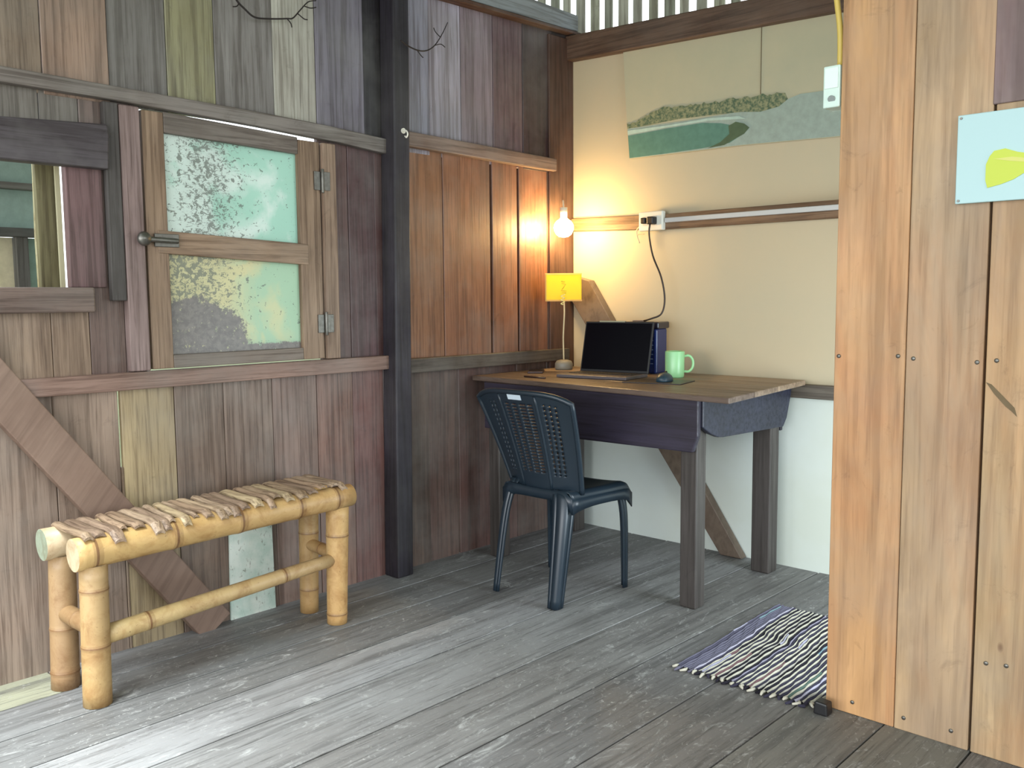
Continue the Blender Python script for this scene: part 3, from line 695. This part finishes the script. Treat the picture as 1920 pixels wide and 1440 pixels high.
for seq in ([seat_pt(-1, v/10) for v in range(11)], [seat_pt(1, v/10) for v in range(11)], [seat_pt(-1+u/5, 1) for u in range(11)], [seat_pt(-1+u/5, 0) for u in range(11)]):
    n = len(seq); vs = [p_ for p_ in seq] + [p_ - Vector((0,0,.038 + .02*abs(2*i/(n-1)-1)**3)) for i, p_ in enumerate(seq)]
    m.add(vs, [(i, i+1, n+i+1, n+i) for i in range(n-1)], CH, True)
sk = m.build('seat_skirt', M_chair, ch); sd = sk.modifiers.new('thick', 'SOLIDIFY'); sd.thickness = .005; sd.offset = 0
def chair_leg(top, bot, wt, wb, sx, sy):
    """corner channel: two webs meeting at the outer edge, a rolled lip on each"""
    m = MB(); top = Vector(top); bot = Vector(bot); n = 14; R_ = []
    prof = [(-1,.0),(-1,.10),(-.75,.16),(-.2,.03),(0,0),(.03,-.2),(.16,-.75),(.10,-1),(0,-1)]
    prof = [(-1.0,.22),(-.95,.04),(-.5,0),(-.12,0),(0,-.12),(0,-.5),(.04,-.95),(.22,-1.0)]
    prof = [(-1.0,-.16),(-.97,0),(-.74,.03),(-.68,-.05),(-.62,.03),(-.36,.03),(-.14,0),(0,-.14),(.03,-.36),(.03,-.62),(-.05,-.68),(.03,-.74),(0,-.97),(-.16,-1.0)]
    for i in range(n+1):
        t = i/n; w_ = wt + (wb-wt)*t**.7; c_ = top.lerp(bot, t)
        bow = math.exp(-t*7)*.022
        R_.append([Vector((c_.x + sx*(u*w_ - bow), c_.y + sy*(v*w_ - bow), c_.z)) for u, v in prof])
    k = len(prof)
    m.add([p_ for r in R_ for p_ in r], [(i*k+j, i*k+j+1, (i+1)*k+j+1, (i+1)*k+j) for i in range(n) for j in range(k-1)], CH, True)
    o = m.build('leg', M_chair, ch); s_ = o.modifiers.new('thick', 'SOLIDIFY'); s_.thickness = .006; s_.offset = 0
    return o
chair_leg((.496,-1.030,.455), (.490,-1.092,.003), .046, .028, -1, -1)
chair_leg((.838,-1.045,.44), (.832,-1.105,.003), .066, .040, 1, -1)
chair_leg((.872,-.700,.42), (.862,-.695,.003), .040, .026, 1, 1)
chair_leg((.474,-.700,.42), (.452,-.680,.003), .044, .028, -1, 1)

# ------------------------------------------------------------------ bamboo bench
bn = thing('bamboo_bench', (.25,-2.1,0), 'low yellow bamboo bench standing against the left wall', 'bench')
Y1, Y2, Y3 = lin((190,156,104)), lin((160,128,84)), lin((124,92,60))
def culm(a, b, r0, r1, nodes, cols=(Y1,Y1), name='rail', capcol=None, seg=20):
    a = Vector(a); b = Vector(b); P_ = []; R_ = []; K_ = []
    st = sorted(set([0, 1] + [n_+d for n_ in nodes for d in (-.022,-.008,0,.008,.022) if 0 < n_+d < 1] + [i/10 for i in range(1,10)]))
    for t in st:
        r = r0 + (r1-r0)*t; c = lerp(cols[0], cols[1], t)
        for n_ in nodes:
            d = abs(t-n_)
            if d < .001: r *= 1.05; c = Y3
            elif d < .009: r *= 1.035; c = lerp(c, Y3, .35)
        P_.append(a.lerp(b, t)); R_.append(r); K_.append(c)
    return MB().tube(P_, R_, K_, seg, True, capcol=capcol).build(name, M_bam, bn)
cream = lin((186,170,140))
culm((.345,-2.635,.452), (.345,-1.672,.467), .048, .040, [.05,.30,.53,.76,.92], (lin((186,154,100)), lin((180,146,98))), 'seat_rail', cream)
culm((.150,-2.650,.450), (.150,-1.660,.462), .048, .040, [.10,.36,.6,.85], (lin((176,156,124)), lin((196,160,104))), 'seat_rail', lin((142,152,132)))
culm((.345,-2.588,.0), (.345,-2.580,.415), .040, .039, [.42,.82], (lin((176,146,98)), lin((166,138,98))), 'leg', cream)
culm((.150,-2.605,.0), (.150,-2.595,.41), .041, .038, [.12,.45], (lin((150,120,86)), lin((160,132,96))), 'leg', cream)
culm((.316,-1.722,.0), (.322,-1.712,.43), .036, .041, [.08,.75], (lin((188,150,98)), lin((192,158,106))), 'leg', cream)
culm((.140,-1.722,.0), (.140,-1.712,.43), .034, .037, [.2,.7], (lin((168,134,88)), lin((166,138,92))), 'leg', cream)
culm((.338,-2.56,.196), (.322,-1.745,.238), .029, .023, [.16,.75], (lin((184,160,112)), lin((172,144,104))), 'stretcher')
culm((.152,-2.60,.235), (.342,-2.585,.225), .027, .027, [.5], (lin((140,112,78)), lin((140,112,78))), 'stretcher')
culm((.144,-1.722,.262), (.320,-1.72,.252), .022, .022, [.5], (Y2, Y2), 'stretcher')
ys = -2.615
random.seed(11); k = 0
while ys < -1.70:
    wd = random.uniform(.022, .046); sk_ = random.uniform(-.034, .016); z0 = .452 + (ys+2.6)*.014
    xa = .100 + random.uniform(-.018,.018); xb = .390 + random.uniform(-.026,.010)
    c = lin(random.choice([(170,148,124),(158,134,110),(186,166,132),(146,124,104),(164,142,116)])); m = MB(); K = 6; n = 10; top = []; bot_ = []
    lift = random.uniform(.0, .010)
    for i in range(n+1):
        t = i/n; x = xa + (xb-xa)*t
        front = max(0, (x-.345))/.05; bk_ = max(0, (.15-x))/.05
        zb = z0 + .0495 + lift*t - .004*math.sin(PI*t) - .026*front**2 - .010*bk_**2
        taper = 1 - .22*abs(2*t-1)**4
        for kx in range(K+1):
            u = -1 + 2*kx/K
            yy = ys + wd/2 + sk_*(t-.5) + u*wd/2*taper
            top.append((x, yy, zb + .007*(1-u*u) + .002)); bot_.append((x, yy, zb + .005*(1-u*u) - .004))
    kk_ = K+1; vs = top + bot_; o_ = len(top); fs = []
    for i in range(n):
        for kx in range(K):
            a_ = i*kk_+kx; fs.append((a_, a_+1, a_+kk_+1, a_+kk_)); fs.append((o_+a_, o_+a_+kk_, o_+a_+kk_+1, o_+a_+1))
        for e_ in (0, K): a_ = i*kk_+e_; fs.append((a_, a_+kk_, o_+a_+kk_, o_+a_))
    for e_ in (0, n):
        for kx in range(K): a_ = e_*kk_+kx; fs.append((a_, a_+1, o_+a_+1, o_+a_))
    m.add(vs, fs, c); m.build('slat', M_slat, bn)
    ys += wd + random.uniform(-.002, .012); k += 1

# ------------------------------------------------------------------ rag rug
rg = thing('rag_rug', (1.66,-.88,0), 'striped rag rug in black, cream and lilac by the partition', 'rug')
random.seed(5)
pal = [(92,90,104),(80,78,94),(104,102,118),(60,58,74),(186,182,166),(34,32,40),(172,168,184),(40,38,46),(192,188,172),(56,54,68),(146,142,158),(30,28,34),(172,168,158),(80,76,104)]
m = MB(); fr = MB(); x = 1.446; i = 0; CS = [lin(c) for c in pal]
while x < 1.893:
    wd = random.uniform(.0072, .0108)
    if i < 7: c = CS[random.choice([0,1,2,2])]
    else: c = CS[(4 if random.random() < .5 else random.choice([6,8,10,12])) if i % 2 else random.choice([3,5,7,9,11])]
    y0 = -1.238 + .03*(x-1.45) + random.uniform(-.006,.006); y1 = -.505 + random.uniform(-.006,.006)
    if x > 1.865: y0 = -1.205
    n = 40; K = 5; vs = []; cc = []
    for j in range(n+1):
        t = j/n; y = y0 + (y1-y0)*t
        wob = .0016*math.sin(61*y+i*1.3) + .0012*math.sin(97*y+i*2.9) + .012*math.sin(5.2*y+1.2)*(.4+.6*math.sin(PI*t)) + .016*math.exp(-((y+.86)/.05)**2)*math.exp(-((x-1.60)/.12)**2)
        xs = x + wob - .02*t
        if i < 2: xs = x - .02*t + wob*.6
        for kx in range(K):
            u = -1 + 2*kx/(K-1)
            vs.append((xs + u*wd*.5, y, .003 + .0075*(1-u*u)**.6 + .004*math.exp(-((y+.86)/.05)**2)))
    cl_ = []
    seg_c = c
    for j in range(n):
        if j % 10 == 0 and random.random() < .06: seg_c = lin(random.choice([(120,142,150),(84,104,96),(112,84,88),(160,158,176)]))
        elif j % 13 == 0: seg_c = c
        cl_ += [seg_c]*(K-1)
    m.add(vs, [(j*K+k_, j*K+k_+1, (j+1)*K+k_+1, (j+1)*K+k_) for j in range(n) for k_ in range(K-1)], cl_, True)
    if i % 2 == 0:
        a_ = Vector((x + .012*math.sin(5.2*y0+1.2)*.4, y0+.004, .006)); fr.tube([a_, a_+Vector((random.uniform(-.006,.006),-.010,.0)), a_+Vector((random.uniform(-.01,.01),-random.uniform(.016,.03),-.001))], [.0045,.0055,.003], c if i % 4 else CS[8], 7)
    x += wd*.92; i += 1
m.build('woven_strips', M_cloth, rg); fr.build('fringe', M_cloth, rg)

# ------------------------------------------------------------------ small things on the walls
def twig(pts, r, branches, label, name='dry_twig'):
    pts = smooth_path(pts, 6); m = MB().tube(pts, [r*(1-.5*i/len(pts)) for i in range(len(pts))], lin((48,42,40)), 7)
    for b_ in branches: m.tube(smooth_path(b_, 4), r*.55, lin((48,42,40)), 6)
    return tag(m.build(name, M_matte), label, 'twig')
twig([(.03,-1.90,2.27),(.03,-1.871,2.216),(.032,-1.84,2.19),(.032,-1.80,2.170),(.03,-1.73,2.180),(.03,-1.667,2.194),(.03,-1.64,2.202),(.03,-1.608,2.237),(.03,-1.572,2.274),(.035,-1.54,2.285)], .004,
     [[(.03,-1.86,2.205),(.04,-1.875,2.19),(.04,-1.89,2.185)],[(.03,-1.62,2.222),(.04,-1.60,2.205),(.04,-1.585,2.205)],[(.03,-1.667,2.194),(.035,-1.655,2.18),(.035,-1.65,2.165)],[(.03,-1.59,2.255),(.04,-1.57,2.25),(.04,-1.545,2.258)]],
     'thin curved dry twig hooked high on the grey boards over the window')
twig([(.115,-1.20,2.19),(.110,-1.16,2.178),(.105,-1.10,2.172),(.08,-1.03,2.19),(.06,-.97,2.225),(.05,-.92,2.28),(.045,-.88,2.34)], .0035,
     [[(.06,-.97,2.225),(.065,-.94,2.235),(.07,-.92,2.225)],[(.05,-.93,2.27),(.05,-.955,2.285),(.05,-.965,2.30)],[(.10,-1.10,2.172),(.10,-1.08,2.155),(.10,-1.07,2.15)]],
     'thin curved dry twig hanging across the top of the dark post')
def hook(c, label):
    c = Vector(c); h = thing('cup_hook', c, label, 'hook')
    MB().tube([c, c+Vector((.006,0,0))], .011, lin((206,202,190)), 14).build('plate', M_dull, h)
    MB().tube(smooth_path([c+Vector((.004,0,0)), c+Vector((.022,0,-.002)), c+Vector((.03,0,-.016)), c+Vector((.022,0,-.028)), c+Vector((.013,0,-.022))]), .003, lin((220,216,204)), 8).build('hook_wire', M_dull, h)
hook((.087,-1.175,1.845), 'small whitish hook screwed to the dark post, lower one')
hook((.002,-1.10,1.935), 'small whitish hook on the boards right of the post, upper one')
